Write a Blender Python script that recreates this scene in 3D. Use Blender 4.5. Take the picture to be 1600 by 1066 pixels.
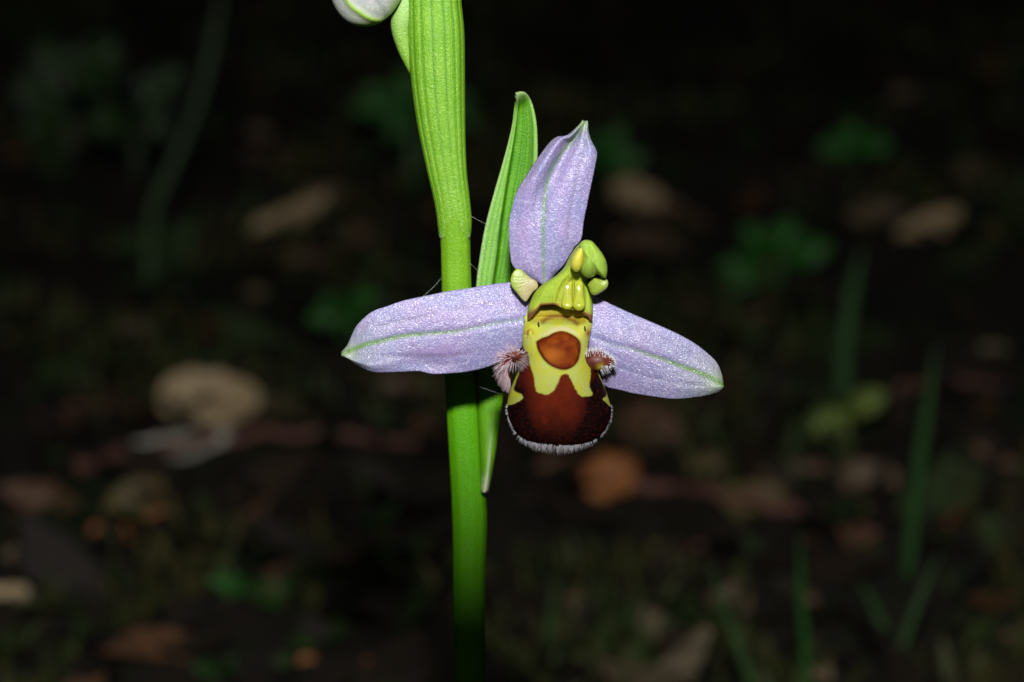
import bpy, math, random
import numpy as np
from mathutils import Vector, noise

for _o in list(bpy.data.objects):
    bpy.data.objects.remove(_o, do_unlink=True)
sc = bpy.context.scene
COL = sc.collection
R = math.radians

# ------------------------------------------------------------------ camera
PITCH = R(16.0)          # the camera looks down a little
DIST = 0.22              # metres from the lens to the flower
WIDTH = 0.077            # metres across the frame at the flower
CAM = Vector((0.0, 0.0, 0.16))
RIGHT = Vector((1, 0, 0))
FWD = Vector((0, math.cos(PITCH), -math.sin(PITCH)))
UP = Vector((0, math.sin(PITCH), math.cos(PITCH)))
cd = bpy.data.cameras.new('camera')
cam = bpy.data.objects.new('camera', cd)
COL.objects.link(cam)
cam.location = CAM
cam.rotation_euler = (R(90) - PITCH, 0, 0)
cd.sensor_width = 36
cd.lens = 36 * DIST / WIDTH
cd.clip_start = 0.005
cd.clip_end = 200
cd.dof.use_dof = True
cd.dof.focus_distance = DIST - 0.0015
cd.dof.aperture_fstop = 32
sc.camera = cam

# ------------------------------------------------------------------ dusk sky, weak sun, camera flash
world = bpy.data.worlds.new('World')
sc.world = world
world.use_nodes = True
wn = world.node_tree
sky = wn.nodes.new('ShaderNodeTexSky')
sky.sky_type = 'NISHITA'
sky.sun_disc = False
sky.sun_elevation = R(18)
sky.sun_rotation = R(200)
bg = wn.nodes['Background']
bg.inputs['Strength'].default_value = 0.0025
wn.links.new(sky.outputs[0], bg.inputs['Color'])

sl = bpy.data.lights.new('sun', 'SUN')
sl.energy = 0.012
sl.angle = R(12)
sl.color = (1, .95, .88)
sun = bpy.data.objects.new('sun', sl)
COL.objects.link(sun)
sun.rotation_euler = (R(72), 0, R(20))

FLASH_UP = 0.088
FLASH_POS = CAM + UP * FLASH_UP + RIGHT * 0.005 - FWD * 0.004
fl = bpy.data.lights.new('flash', 'SPOT')
fl.energy = 4.8
fl.color = (1.0, 0.985, 0.96)
fl.shadow_soft_size = 0.0105
fl.spot_size = R(100)
fl.spot_blend = 0.01
flash = bpy.data.objects.new('flash', fl)
COL.objects.link(flash)
flash.location = FLASH_POS

sc.view_settings.view_transform = 'Standard'
sc.view_settings.look = 'None'
sc.view_settings.exposure = 0.0
sc.view_settings.gamma = 1.0
sc.render.engine = 'CYCLES'
sc.cycles.use_denoising = True
sc.cycles.max_bounces = 6
sc.cycles.transparent_max_bounces = 6
sc.cycles.sample_clamp_indirect = 4

# ------------------------------------------------------------------ picture point -> place in space
PXS = WIDTH / 1600.0 / DIST      # tangent per photo pixel


def P(px, py, w):
    """point seen at (px, py) of the photo, w millimetres in front of the focus plane"""
    D = DIST - w * 0.001
    return CAM + RIGHT * ((px - 800) * PXS * D) + UP * ((533 - py) * PXS * D) + FWD * D


def aim(o, target):
    d = Vector(target) - o.location
    o.rotation_euler = d.to_track_quat('-Z', 'Y').to_euler()


# lower rim of the flash beam meets the stem at about row 960 of the photo
_low = (P(740, 772, -12) - FLASH_POS).normalized()
_ax = Vector((1, 0, 0))
from mathutils import Matrix
_dir = Matrix.Rotation(fl.spot_size / 2, 3, _ax) @ _low
flash.rotation_euler = _dir.to_track_quat('-Z', 'Y').to_euler()

rng = random.Random(11)
nrng = np.random.default_rng(5)


def gh(x, y):
    """height of the woodland floor"""
    v = noise.fractal(Vector((x * 7, y * 7, 0.3)), 1.0, 2.0, 4) * 0.010
    v += noise.noise(Vector((x * 60, y * 60, 2.0))) * 0.0022
    return v


def G(px, py):
    """where the ray through a photo pixel meets the woodland floor"""
    d = RIGHT * ((px - 800) * PXS) + UP * ((533 - py) * PXS) + FWD
    t = CAM.z / -d.z
    for _ in range(25):
        q = CAM + d * t
        t += (q.z - gh(q.x, q.y)) / -d.z * 0.6
    return CAM + d * t


# ------------------------------------------------------------------ mesh helpers
def link(name, verts, faces, mat, parent=None, origin=None, smooth=True, attrs=None, solid=0.0, subsurf=0):
    o0 = Vector(origin) if origin is not None else Vector((0, 0, 0))
    if solid:                                   # outer side of a thin sheet faces the viewer
        tot = Vector((0, 0, 0))
        for f in faces[::7]:
            a_, b_, c_ = (Vector(verts[i]) for i in f[:3])
            tot += (b_ - a_).cross(c_ - a_)
        if tot.dot(FWD) > 0:
            faces = [tuple(f[::-1]) for f in faces]
    me = bpy.data.meshes.new(name)
    me.from_pydata([tuple(Vector(v) - o0) for v in verts], [], faces)
    me.update()
    if smooth:
        me.polygons.foreach_set('use_smooth', [True] * len(me.polygons))
    if attrs:
        for k, arr in attrs.items():
            a = me.attributes.new(k, 'FLOAT', 'POINT')
            a.data.foreach_set('value', np.asarray(arr, dtype=np.float32))
    me.materials.append(mat)
    o = bpy.data.objects.new(name, me)
    COL.objects.link(o)
    if parent is not None:
        o.parent = parent
    else:
        o.location = o0
    if solid:
        m = o.modifiers.new('thickness', 'SOLIDIFY')
        m.thickness = solid
        m.offset = -1
    if subsurf:
        m = o.modifiers.new('smooth', 'SUBSURF')
        m.levels = m.render_levels = subsurf
    return o


def tag(o, label, cat, group=None, kind=None):
    if label: o['label'] = label
    if cat: o['category'] = cat
    if group: o['group'] = group
    if kind: o['kind'] = kind
    return o


def catmull(pts, n):
    """n points spread evenly along a smooth curve through pts"""
    p = np.asarray(pts, float)
    q = np.vstack([2 * p[0] - p[1], p, 2 * p[-1] - p[-2]])
    out = []
    for i in range(1, len(q) - 2):
        p0, p1, p2, p3 = q[i - 1], q[i], q[i + 1], q[i + 2]
        for k in range(16):
            t = k / 16.0
            out.append(0.5 * ((2 * p1) + (-p0 + p2) * t + (2 * p0 - 5 * p1 + 4 * p2 - p3) * t * t + (-p0 + 3 * p1 - 3 * p2 + p3) * t ** 3))
    out.append(p[-1])
    out = np.array(out)
    d = np.r_[0, np.cumsum(np.linalg.norm(np.diff(out, axis=0), axis=1))]
    u = np.linspace(0, d[-1], n)
    return np.stack([np.interp(u, d, out[:, k]) for k in range(out.shape[1])], 1)


def dist_poly(px, py, poly, n=60):
    c = catmull(poly, n)
    a, b = c[:-1], c[1:]
    best = np.full(px.shape, 1e9)
    along = np.zeros(px.shape)
    for i in range(len(a)):
        d = b[i] - a[i]
        L = d @ d + 1e-9
        t = np.clip(((px - a[i, 0]) * d[0] + (py - a[i, 1]) * d[1]) / L, 0, 1)
        r = np.hypot(px - a[i, 0] - t * d[0], py - a[i, 1] - t * d[1])
        m = r < best
        best = np.where(m, r, best)
        along = np.where(m, (i + t) / len(a), along)
    return best, along


def sdist(px, py, poly, n=140):
    """signed distance (inside positive) to a closed smooth outline"""
    pts = list(poly) + [poly[0]]
    c = catmull(pts, n)
    d, _ = dist_poly_raw(px, py, c)
    ins = np.zeros(px.shape, bool)
    a, b = c[:-1], c[1:]
    for i in range(len(a)):
        cond = (a[i, 1] > py) != (b[i, 1] > py)
        xx = (b[i, 0] - a[i, 0]) * (py - a[i, 1]) / (b[i, 1] - a[i, 1] + 1e-12) + a[i, 0]
        ins ^= cond & (px < xx)
    return np.where(ins, d, -d)


def dist_poly_raw(px, py, c):
    a, b = c[:-1], c[1:]
    best = np.full(px.shape, 1e9)
    for i in range(len(a)):
        d = b[i] - a[i]
        L = d @ d + 1e-9
        t = np.clip(((px - a[i, 0]) * d[0] + (py - a[i, 1]) * d[1]) / L, 0, 1)
        best = np.minimum(best, np.hypot(px - a[i, 0] - t * d[0], py - a[i, 1] - t * d[1]))
    return best, None


def sst(a, b, x):
    t = np.clip((x - a) / (b - a), 0, 1)
    return t * t * (3 - 2 * t)


def grid_faces(nr, nc, wrap=False):
    f = []
    for i in range(nr - 1):
        for j in range(nc if wrap else nc - 1):
            k = (j + 1) % nc
            f.append((i * nc + j, i * nc + k, (i + 1) * nc + k, (i + 1) * nc + j))
    return f


def to_verts(px, py, w):
    return [P(a, b, c) for a, b, c in zip(px.ravel(), py.ravel(), w.ravel())]


def tube(path, radii, n=10, squash=1.0, cap=True):
    """3-D tube round a path of Vectors"""
    vs, fs = [], []
    m = len(path)
    ref = Vector((0.13, 0.97, 0.2))
    for i in range(m):
        t = (path[min(i + 1, m - 1)] - path[max(i - 1, 0)]).normalized()
        a = t.cross(ref)
        if a.length < 1e-4: a = t.cross(Vector((1, 0, 0)))
        a.normalize()
        b = t.cross(a)
        for k in range(n):
            th = 2 * math.pi * k / n
            vs.append(path[i] + (a * math.cos(th) + b * math.sin(th) * squash) * radii[i])
    fs = grid_faces(m, n, True)
    if cap:
        fs.append(tuple(range(n - 1, -1, -1)))
        fs.append(tuple(range((m - 1) * n, m * n)))
    return vs, fs


def inflate(outline, w0, hf, hb, n=56, rings=12, center=None, tilt=(0, 0), power=2.0):
    """closed rounded body with the given outline; hf / hb = depth (mm) in front and behind"""
    pts = list(outline) + [outline[0]]
    c = catmull(pts, n + 1)[:-1]
    ce = np.array(center) if center is not None else c.mean(0)
    vs, px, py = [], [], []
    fs = []
    rows = []
    angs = [math.pi / 2 * (1 - i / rings) for i in range(rings + 1)]     # front centre -> rim
    seq = [(math.cos(a), hf * math.sin(a) ** (2 / power)) for a in angs]
    seq += [(math.cos(a), -hb * math.sin(a) ** (2 / power)) for a in angs[::-1][1:]]
    for r, h in seq:
        q = ce + (c - ce) * max(r, 0.002)
        ww = w0 + h + (q[:, 0] - ce[0]) * tilt[0] + (q[:, 1] - ce[1]) * tilt[1]
        rows.append((q, ww))
    px = np.array([q[:, 0] for q, _ in rows]); py = np.array([q[:, 1] for q, _ in rows]); w = np.array([x for _, x in rows])
    fs = grid_faces(len(rows), n, True)
    return px, py, w, fs


def hair_mesh(hairs, seg=4, sides=3):
    """hairs: (root, dir, length, radius, bend vector)"""
    vs, fs = [], []
    for root, d, L, r, bend in hairs:
        d = d.normalized()
        a = d.cross(Vector((0.3, 0.5, 0.81))).normalized()
        b = d.cross(a)
        base = len(vs)
        for i in range(seg + 1):
            t = i / seg
            c = root + d * (L * t) + bend * (L * t * t)
            rr = r * (1 - 0.8 * t)
            for k in range(sides):
                th = 2 * math.pi * k / sides
                vs.append(c + a * (rr * math.cos(th)) + b * (rr * math.sin(th)))
        for i in range(seg):
            for k in range(sides):
                k2 = (k + 1) % sides
                fs.append((base + i * sides + k, base + i * sides + k2, base + (i + 1) * sides + k2, base + (i + 1) * sides + k))
    return vs, fs


# ------------------------------------------------------------------ materials
class NT:
    def __init__(self, name, rough=0.5, spec=0.5):
        self.m = bpy.data.materials.new(name)
        self.m.use_nodes = True
        self.t = self.m.node_tree
        self.b = self.t.nodes['Principled BSDF']
        self.b.inputs['Roughness'].default_value = rough
        self.b.inputs['Specular IOR Level'].default_value = spec
        tc = self.t.nodes.new('ShaderNodeTexCoord')
        self.mm = self.t.nodes.new('ShaderNodeVectorMath')     # object coordinates in millimetres
        self.mm.operation = 'SCALE'
        self.mm.inputs['Scale'].default_value = 1000
        self.t.links.new(tc.outputs['Object'], self.mm.inputs[0])
        self.co = self.mm.outputs[0]

    def n(self, t, **kw):
        x = self.t.nodes.new(t)
        for k, v in kw.items(): setattr(x, k, v)
        return x

    def l(self, a, b):
        self.t.links.new(a, b)

    def scaled(self, v):
        x = self.n('ShaderNodeVectorMath', operation='MULTIPLY')
        self.l(self.co, x.inputs[0]); x.inputs[1].default_value = v
        return x.outputs[0]

    def noise(self, scale, detail=3, rough=0.55, vec=None):
        x = self.n('ShaderNodeTexNoise')
        x.inputs['Scale'].default_value = scale; x.inputs['Detail'].default_value = detail; x.inputs['Roughness'].default_value = rough
        self.l(vec or self.co, x.inputs['Vector'])
        return x.outputs['Fac']

    def voro(self, scale, out='Distance', vec=None, feature='F1'):
        x = self.n('ShaderNodeTexVoronoi', feature=feature)
        x.inputs['Scale'].default_value = scale
        self.l(vec or self.co, x.inputs['Vector'])
        return x.outputs[out]

    def ramp(self, f, lo, hi, a=0.0, b=1.0):
        x = self.n('ShaderNodeMapRange', interpolation_type='SMOOTHSTEP')
        self.l(f, x.inputs['Value'])
        for k, v in zip(('From Min', 'From Max', 'To Min', 'To Max'), (lo, hi, a, b)): x.inputs[k].default_value = v
        return x.outputs[0]

    def attr(self, name):
        x = self.n('ShaderNodeAttribute', attribute_name=name)
        return x.outputs['Fac']

    def math(self, op, a, b):
        x = self.n('ShaderNodeMath', operation=op)
        for i, v in enumerate((a, b)):
            if isinstance(v, (int, float)): x.inputs[i].default_value = v
            else: self.l(v, x.inputs[i])
        return x.outputs[0]

    def mix(self, f, a, b, mode='MIX'):
        x = self.n('ShaderNodeMix', data_type='RGBA', blend_type=mode)
        if isinstance(f, (int, float)): x.inputs[0].default_value = f
        else: self.l(f, x.inputs[0])
        for i, v in ((6, a), (7, b)):
            if isinstance(v, tuple): x.inputs[i].default_value = (*v, 1)
            else: self.l(v, x.inputs[i])
        return x.outputs[2]

    def bump(self, h, strength, dist, normal=None):
        x = self.n('ShaderNodeBump')
        x.inputs['Strength'].default_value = strength
        x.inputs['Distance'].default_value = dist
        self.l(h, x.inputs['Height'])
        if normal is not None: self.l(normal, x.inputs['Normal'])
        return x.outputs[0]

    def out(self, col=None, normal=None, sss=0.0, rad=(1, 1, 1), scale=0.0005, rough=None):
        if isinstance(col, tuple): self.b.inputs['Base Color'].default_value = (*col, 1)
        elif col is not None: self.l(col, self.b.inputs['Base Color'])
        if normal is not None: self.l(normal, self.b.inputs['Normal'])
        if rough is not None: self.l(rough, self.b.inputs['Roughness'])
        if sss:
            self.b.inputs['Subsurface Weight'].default_value = sss
            self.b.inputs['Subsurface Radius'].default_value = rad
            self.b.inputs['Subsurface Scale'].default_value = scale
        return self.m


def mat_sepal():
    t = NT('lilac sepal', 0.36, 0.55)
    c = t.mix(t.ramp(t.noise(0.45, 2), .38, .62), (.212, .207, .40), (.255, .212, .40))
    grain = t.voro(10.0, 'Color')
    sep = t.n('ShaderNodeSeparateColor'); t.l(grain, sep.inputs[0])
    c = t.mix(t.ramp(sep.outputs[0], .5, 1.0, 0, .42), c, (.56, .55, .70))
    c = t.mix(t.ramp(sep.outputs[1], .5, 1.0, 0, .40), c, (.20, .165, .37))
    c = t.mix(t.math('MULTIPLY', t.attr('tip'), .75), c, (.36, .44, .30))
    wob = t.ramp(t.noise(3.5, 2), .3, .6, .6, 1.0)
    c = t.mix(t.math('MULTIPLY', t.attr('vein'), wob), c, (.11, .24, .025))
    c = t.mix(t.math('MULTIPLY', t.attr('veinlet'), wob), c, (.17, .165, .25))
    c = t.mix(t.attr('pink'), c, (.33, .225, .46))
    h = t.math('SUBTRACT', 1.0, t.voro(8.0, 'Distance'))
    n = t.bump(h, .44, .00007)
    n = t.bump(t.noise(1.2, 3), .35, .0003, n)
    return t.out(c, n, .3, (1, .8, 1), .0006, t.ramp(sep.outputs[2], 0, 1, .32, .56))


def mat_green(name, base, dark, pale, stripes=True, sss=.15, fine=1.0, deep=None, sscale=.0006, spec=.5):
    t = NT(name, .4, spec)
    c = t.mix(t.ramp(t.noise(.5, 3), .35, .65), base, dark)
    stretched = t.scaled((3.0, 3.0, 16.0))
    g = t.noise(1.6 * fine, 3, .6, stretched)
    c = t.mix(t.ramp(g, .52, .75, 0, .6), c, pale)
    cells = t.voro(7.0, 'Color')
    sep = t.n('ShaderNodeSeparateColor'); t.l(cells, sep.inputs[0])
    c = t.mix(t.ramp(sep.outputs[0], .8, 1.0, 0, .45), c, pale)
    if stripes:
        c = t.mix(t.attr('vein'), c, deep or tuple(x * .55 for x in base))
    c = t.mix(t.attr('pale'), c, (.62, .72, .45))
    n = t.bump(g, .5, .00012)
    n = t.bump(t.math('SUBTRACT', 1.0, t.voro(6.5, 'Distance')), .5, .00006, n)
    return t.out(c, n, sss, (.6, 1, .2), sscale, t.ramp(sep.outputs[1], 0, 1, .28, .5))


def mat_lip():
    t = NT('bee lip', .5, .14)
    brown = t.mix(t.ramp(t.noise(1.1, 3), .3, .7), (.12, .0115, .0022), (.085, .0075, .0018))
    grain = t.ramp(t.noise(11.0, 2, .7), .42, .68)
    brown = t.mix(t.math('MULTIPLY', grain, .4), brown, (.17, .026, .007))
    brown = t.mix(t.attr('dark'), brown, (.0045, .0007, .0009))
    yel = t.mix(t.ramp(t.noise(.9, 3), .35, .65), (.44, .45, .032), (.40, .45, .085))
    yel = t.mix(t.attr('cream'), yel, (.52, .45, .25))
    c = t.mix(t.attr('yellow'), brown, yel)
    c = t.mix(t.attr('olive'), c, (.33, .26, .012))
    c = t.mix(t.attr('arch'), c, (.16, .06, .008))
    c = t.mix(t.attr('rust'), c, (.24, .075, .012))
    orange = t.mix(t.ramp(t.noise(1.3, 4), .3, .7), (.21, .040, .003), (.11, .012, .0015))
    orange = t.mix(t.math('MULTIPLY', t.attr('amber'), .7), orange, (.40, .12, .012))
    c = t.mix(t.attr('orange'), c, orange)
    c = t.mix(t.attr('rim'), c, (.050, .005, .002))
    h = t.noise(10, 3, .7)
    n = t.bump(h, .6, .00012)

    rg = t.mix(t.attr('yellow'), (.62, .62, .62), (.42, .42, .42))
    t.l(t.ramp(t.math('SUBTRACT', t.attr('yellow'), t.attr('orange')), 0, 1, .06, .30), t.b.inputs['Specular IOR Level'])
    m = t.out(c, n, 0, (1, .5, .2), .0004, rg)
    return m


def mat_simple(name, col, col2, rough=.4, nscale=1.0, bump=.0001, sss=0.0, coat=0.0, spec=.5):
    t = NT(name, rough, spec)
    c = t.mix(t.ramp(t.noise(nscale, 4), .35, .65), col, col2)
    n = t.bump(t.noise(nscale * 6, 3), .5, bump)
    t.b.inputs['Coat Weight'].default_value = coat
    t.b.inputs['Coat Roughness'].default_value = .08
    return t.out(c, n, sss, (.8, 1, .3), .0006)


M_SEPAL = mat_sepal()
M_STEM = mat_green('stem green', (.165, .37, .012), (.14, .33, .008), (.24, .45, .03), True, sss=.4, deep=(.115, .42, .004), sscale=.0013, spec=.3)
M_SHEATH = mat_green('sheath green', (.165, .37, .018), (.14, .34, .014), (.33, .55, .09), True, deep=(.065, .22, .004))
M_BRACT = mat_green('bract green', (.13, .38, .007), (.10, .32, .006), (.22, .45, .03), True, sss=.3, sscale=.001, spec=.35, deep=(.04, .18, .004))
M_LIP = mat_lip()
M_HAIRW = mat_simple('white hair', (.78, .77, .82), (.70, .68, .76), .4, 3)
M_HAIRP = mat_simple('pink hair', (.74, .62, .67), (.60, .38, .43), .4, 5)


def mat_column():
    t = NT('column green', .46, .4)
    c = t.mix(t.ramp(t.noise(.8, 3), .35, .65), (.30, .42, .018), (.25, .38, .018))
    c = t.mix(t.attr('yellow'), c, (.42, .38, .02))
    c = t.mix(t.ramp(t.noise(5, 4, .65), .45, .7, 0, .45), c, (.36, .42, .07))
    c = t.mix(t.attr('brown'), c, (.13, .035, .005))
    n = t.bump(t.noise(8, 4, .65), .7, .00016)
    return t.out(c, n, .5, (.8, 1, .25), .0009)


M_COL = mat_column()
M_CAP = mat_simple('anther cap green', (.31, .46, .06), (.25, .41, .035), .48, 2.5, .00026, .45)
M_POLLEN = mat_simple('pollen yellow', (.48, .50, .06), (.56, .43, .05), .3, 1.2, .00008, .25)
M_GLAND = mat_simple('gland yellow', (.38, .40, .025), (.31, .37, .02), .2, 2.5, .00016, .6, .6)


def mat_petal():
    t = NT('small petal', .4, .5)
    c = t.mix(t.attr('base'), (.23, .31, .035), (.33, .28, .14))
    c = t.mix(t.attr('edge'), c, (.45, .52, .28))
    n = t.bump(t.noise(5, 3), .4, .0001)
    return t.out(c, n, .25, (.8, 1, .4), .0006)


M_PETAL = mat_petal()


def mat_bud():
    t = NT('bud white', .4, .5)
    c = t.mix(t.ramp(t.noise(.8, 3), .35, .65), (.46, .46, .50), (.50, .52, .50))
    g = t.voro(7.5, 'Color')
    sep = t.n('ShaderNodeSeparateColor'); t.l(g, sep.inputs[0])
    c = t.mix(t.ramp(sep.outputs[0], .6, 1, 0, .35), c, (.8, .8, .84))
    c = t.mix(t.attr('vein'), c, (.30, .50, .06))
    c = t.mix(t.attr('veinlet'), c, (.42, .48, .40))
    n = t.bump(t.math('SUBTRACT', 1.0, t.voro(8.0, 'Distance')), .3, .00006)
    return t.out(c, n, .35, (1, 1, .8), .0008)


M_BUD = mat_bud()


def mat_dead(name, a, b, rough=.6):
    t = NT(name, rough, .35)
    c = t.mix(t.ramp(t.noise(.16, 5, .62), .38, .64), a, b)
    c = t.mix(t.ramp(t.noise(.9, 3), .60, .72, 0, .55), c, tuple(x * .35 for x in a))
    c = t.mix(t.attr('vein'), c, tuple(x * .55 for x in b))
    n = t.bump(t.noise(.7, 4), .6, .0006)
    return t.out(c, n)


DEAD = {
    'tan': mat_dead('tan dead leaf', (.40, .31, .18), (.28, .20, .105)),
    'grey': mat_dead('grey dead leaf', (.44, .42, .37), (.30, .27, .22)),
    'orange': mat_dead('orange dead leaf', (.33, .125, .035), (.24, .08, .02)),
    'brown': mat_dead('brown dead leaf', (.115, .06, .03), (.07, .033, .016)),
    'dim': mat_dead('dull tan dead leaf', (.15, .105, .058), (.085, .055, .03)),
    'olive': mat_dead('olive dead leaf', (.14, .115, .035), (.075, .052, .018)),
}


def mat_leaf(name, a, b):
    t = NT(name, .42, .45)
    c = t.mix(t.ramp(t.noise(.25, 4), .35, .65), a, b)
    c = t.mix(t.attr('vein'), c, tuple(min(1, x * 1.6) for x in a))
    n = t.bump(t.noise(1.0, 4), .5, .0005)
    return t.out(c, n)


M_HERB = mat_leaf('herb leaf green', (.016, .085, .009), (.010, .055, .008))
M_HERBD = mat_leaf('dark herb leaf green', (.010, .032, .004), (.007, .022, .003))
M_FRESH = mat_leaf('yellow green leaf', (.135, .175, .038), (.05, .10, .018))
M_GRASS = mat_leaf('grass green', (.007, .045, .004), (.005, .031, .003))
M_GRASSD = mat_leaf('dull grass green', (.017, .045, .010), (.012, .032, .008))
M_TWIG = mat_simple('twig bark', (.13, .050, .034), (.065, .026, .018), .7, .5, .0004)


def mat_ground():
    t = NT('woodland soil', .85, .25)
    c = t.mix(t.ramp(t.noise(.06, 6, .65), .36, .66), (.009, .0065, .0035), (.018, .012, .006))
    c = t.mix(t.ramp(t.noise(.022, 4), .48, .62), c, (.009, .015, .003))
    c = t.mix(t.ramp(t.noise(.35, 4), .58, .72, 0, .7), c, (.008, .006, .004))
    n = t.bump(t.noise(.22, 6, .65), .9, .003)
    return t.out(c, n)


def mat_moss():
    t = NT('moss', .7, .3)
    c = t.mix(t.ramp(t.noise(.03, 3), .38, .62), (.018, .034, .004), (.046, .042, .009))
    return t.out(c)


M_GROUND, M_MOSS = mat_ground(), mat_moss()
def mat_crumb():
    t = NT('leaf mould', .65, .3)
    a = t.attr('tone')
    c = t.mix(t.ramp(a, .45, .70), (.012, .008, .0045), (.036, .020, .010))
    c = t.mix(t.ramp(a, .60, .62), c, (.016, .036, .005))
    c = t.mix(t.ramp(a, .90, .91), c, (.085, .036, .013))
    c = t.mix(t.ramp(a, .965, .97), c, (.10, .075, .042))
    c = t.mix(t.ramp(t.noise(.5, 4), .4, .65, 0, .7), c, (.012, .008, .005))
    return t.out(c, t.bump(t.noise(.9, 4), .6, .0006))


M_CRUMB = mat_crumb()
M_SILK = mat_simple('spider silk', (.75, .75, .78), (.62, .62, .66), .3, 2, .00001)

# ------------------------------------------------------------------ woodland floor
def axis(a, b, step, far):
    """evenly fine between a and b, then ever coarser out to +-far"""
    core = list(np.arange(a, b + 1e-6, step))
    up, dn, s = [], [], step
    x = core[-1]
    while x < far:
        s *= 1.28; x += s; up.append(x)
    s, x = step, core[0]
    while x > -far:
        s *= 1.28; x -= s; dn.append(x)
    return dn[::-1] + core + up


gx, gy = axis(-.40, .40, .0045, 40), axis(.12, 1.25, .0055, 40)
gv = [(x, y, gh(x, y)) for y in gy for x in gx]
ground = link('ground', gv, grid_faces(len(gy), len(gx)), M_GROUND)
ground['kind'] = 'structure'

# moss and crumbs of leaf mould
vs, fs = [], []
for _ in range(26000):
    y = .30 + .95 * rng.random() ** 1.5
    x = rng.uniform(-1, 1) * (.06 + .26 * y)
    if noise.noise(Vector((x * 16, y * 16, 7.1))) < -.02: continue
    z = gh(x, y)
    h = rng.uniform(.0022, .0062); a = rng.uniform(0, 6.28); wd = rng.uniform(.0003, .0007)
    lx, ly = rng.uniform(-.7, .7) * h, rng.uniform(-.7, .7) * h
    b = len(vs)
    vs += [(x - math.cos(a) * wd, y - math.sin(a) * wd, z - .0006), (x + math.cos(a) * wd, y + math.sin(a) * wd, z - .0006),
           (x + lx * .5 + math.cos(a) * wd, y + ly * .5 + math.sin(a) * wd, z + h * .6),
           (x + lx * .5 - math.cos(a) * wd, y + ly * .5 - math.sin(a) * wd, z + h * .6), (x + lx, y + ly, z + h)]
    fs += [(b, b + 1, b + 2, b + 3), (b + 3, b + 2, b + 4)]
moss = link('moss', vs, fs, M_MOSS)
tag(moss, 'low dark green moss covering the woodland soil', 'moss', kind='stuff')

vs, fs, tone = [], [], []
for _ in range(4200):
    y = .28 + 1.0 * rng.random() ** 1.4
    x = rng.uniform(-1, 1) * (.06 + .27 * y)
    big = rng.random() ** 3
    z = gh(x, y) + rng.uniform(.0004, .003)
    L, W = .002 + .008 * big, .0013 + .0045 * big * rng.uniform(.5, 1)
    a = rng.uniform(0, 6.28); tl = rng.uniform(-.7, .7); tr = rng.uniform(-.9, .9)
    tn = rng.random()
    b = len(vs)
    for (u, v, q) in ((-1, 0, .2), (-.3, .9, 0), (.45, .8, -.1), (1, 0, .25), (.3, -.9, 0), (-.5, -.7, .1)):
        u += rng.uniform(-.25, .25); v += rng.uniform(-.3, .3)
        lx, ly = u * L, v * W
        vs.append((x + lx * math.cos(a) - ly * math.sin(a), y + lx * math.sin(a) + ly * math.cos(a), z + (lx * tl + ly * tr) + q * L * .6))
        tone.append(tn)
    fs += [(b, b + 1, b + 4, b + 5), (b + 1, b + 2, b + 3, b + 4)]
crumbs = link('leaf_mould', vs, fs, M_CRUMB, attrs={'tone': tone})
tag(crumbs, 'crumbled dark brown leaf mould strewn over the soil', 'leaf litter', kind='stuff')


# ------------------------------------------------------------------ fallen leaves
def leaf_thing(name, px, py, L, W, ang, T, mat, label, cat, group=None, curl=.25, lobes=0.0, seed=0, point=1.0):
    """a fallen leaf L x W photo pixels, resting with its lower edge on the floor, its blade raised T degrees"""
    r = random.Random(seed * 7 + 3)
    ca, sa = math.cos(R(ang)), math.sin(R(ang))
    vext = abs(L / 2 * sa) + abs(W / 2 * ca)
    base = G(px, py + vext * .9)
    D = (base - CAM).dot(FWD)
    s = PXS * D
    ey = Vector((0, math.cos(R(T)), math.sin(R(T))))
    nrm = Vector((0, -math.sin(R(T)), math.cos(R(T))))
    fore = max(.35, ey.dot(UP))
    NU, NV = 22, 12
    verts, vein = [], []
    for i in range(NU + 1):
        u = i / NU
        half = (math.sin(math.pi * u ** .85)) ** (.62 * point) * (1 + lobes * math.sin(u * 19 + seed)) if 0 < u < 1 else .02
        for j in range(NV + 1):
            v = -1 + 2 * j / NV
            edge = 1 + abs(v) * (.28 * noise.noise(Vector((u * 3.5, .4 if v > 0 else 3.1, seed * 1.7))) + .2 * noise.noise(Vector((u * 11, .4 if v > 0 else 3.1, seed * 2.9))))
            a, b = (u - .5) * L, v * half * W / 2 * edge
            X, Y = a * ca - b * sa, a * sa + b * ca
            h = curl * W * s * (.6 * v * v + .5 * (2 * u - 1) ** 2 - .35) + W * s * .16 * noise.noise(Vector((u * 3.1, v * 1.6, seed * 2.3)))
            h -= W * s * .05 * math.exp(-(v / .12) ** 2)
            verts.append(base + RIGHT * (X * s) + ey * ((Y + vext * .9) * s / fore) + nrm * h)
            vv = math.exp(-(v / .09) ** 2)
            vv = max(vv, .6 * math.exp(-(((u * 8 - abs(v) * 1.6) % 1.0 - .5) / .12) ** 2))
            vein.append(vv)
    # let the lowest point rest on the floor
    low = min(q.z - gh(q.x, q.y) for q in verts)
    off = Vector((0, 0, -low - .0010))
    verts = [q + off for q in verts]
    o = link(name, verts, grid_faces(NU + 1, NV + 1), mat, origin=base, attrs={'vein': vein}, solid=.00028)
    return tag(o, label, cat, group)


# ------------------------------------------------------------------ the orchid
ROOT = P(733, 1000, -13.5)
ROOT = Vector((ROOT.x + .001, ROOT.y + .001, 0))
ROOT.z = gh(ROOT.x, ROOT.y)
orchid = bpy.data.objects.new('orchid', None)
COL.objects.link(orchid)
orchid.location = ROOT
orchid.empty_display_size = .01
tag(orchid, 'flowering orchid with lilac sepals, bee-like brown and yellow lip and bright green stem', 'orchid')
TP = math.tan(PITCH)
MMPX = WIDTH / 1600 * 1000


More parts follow.
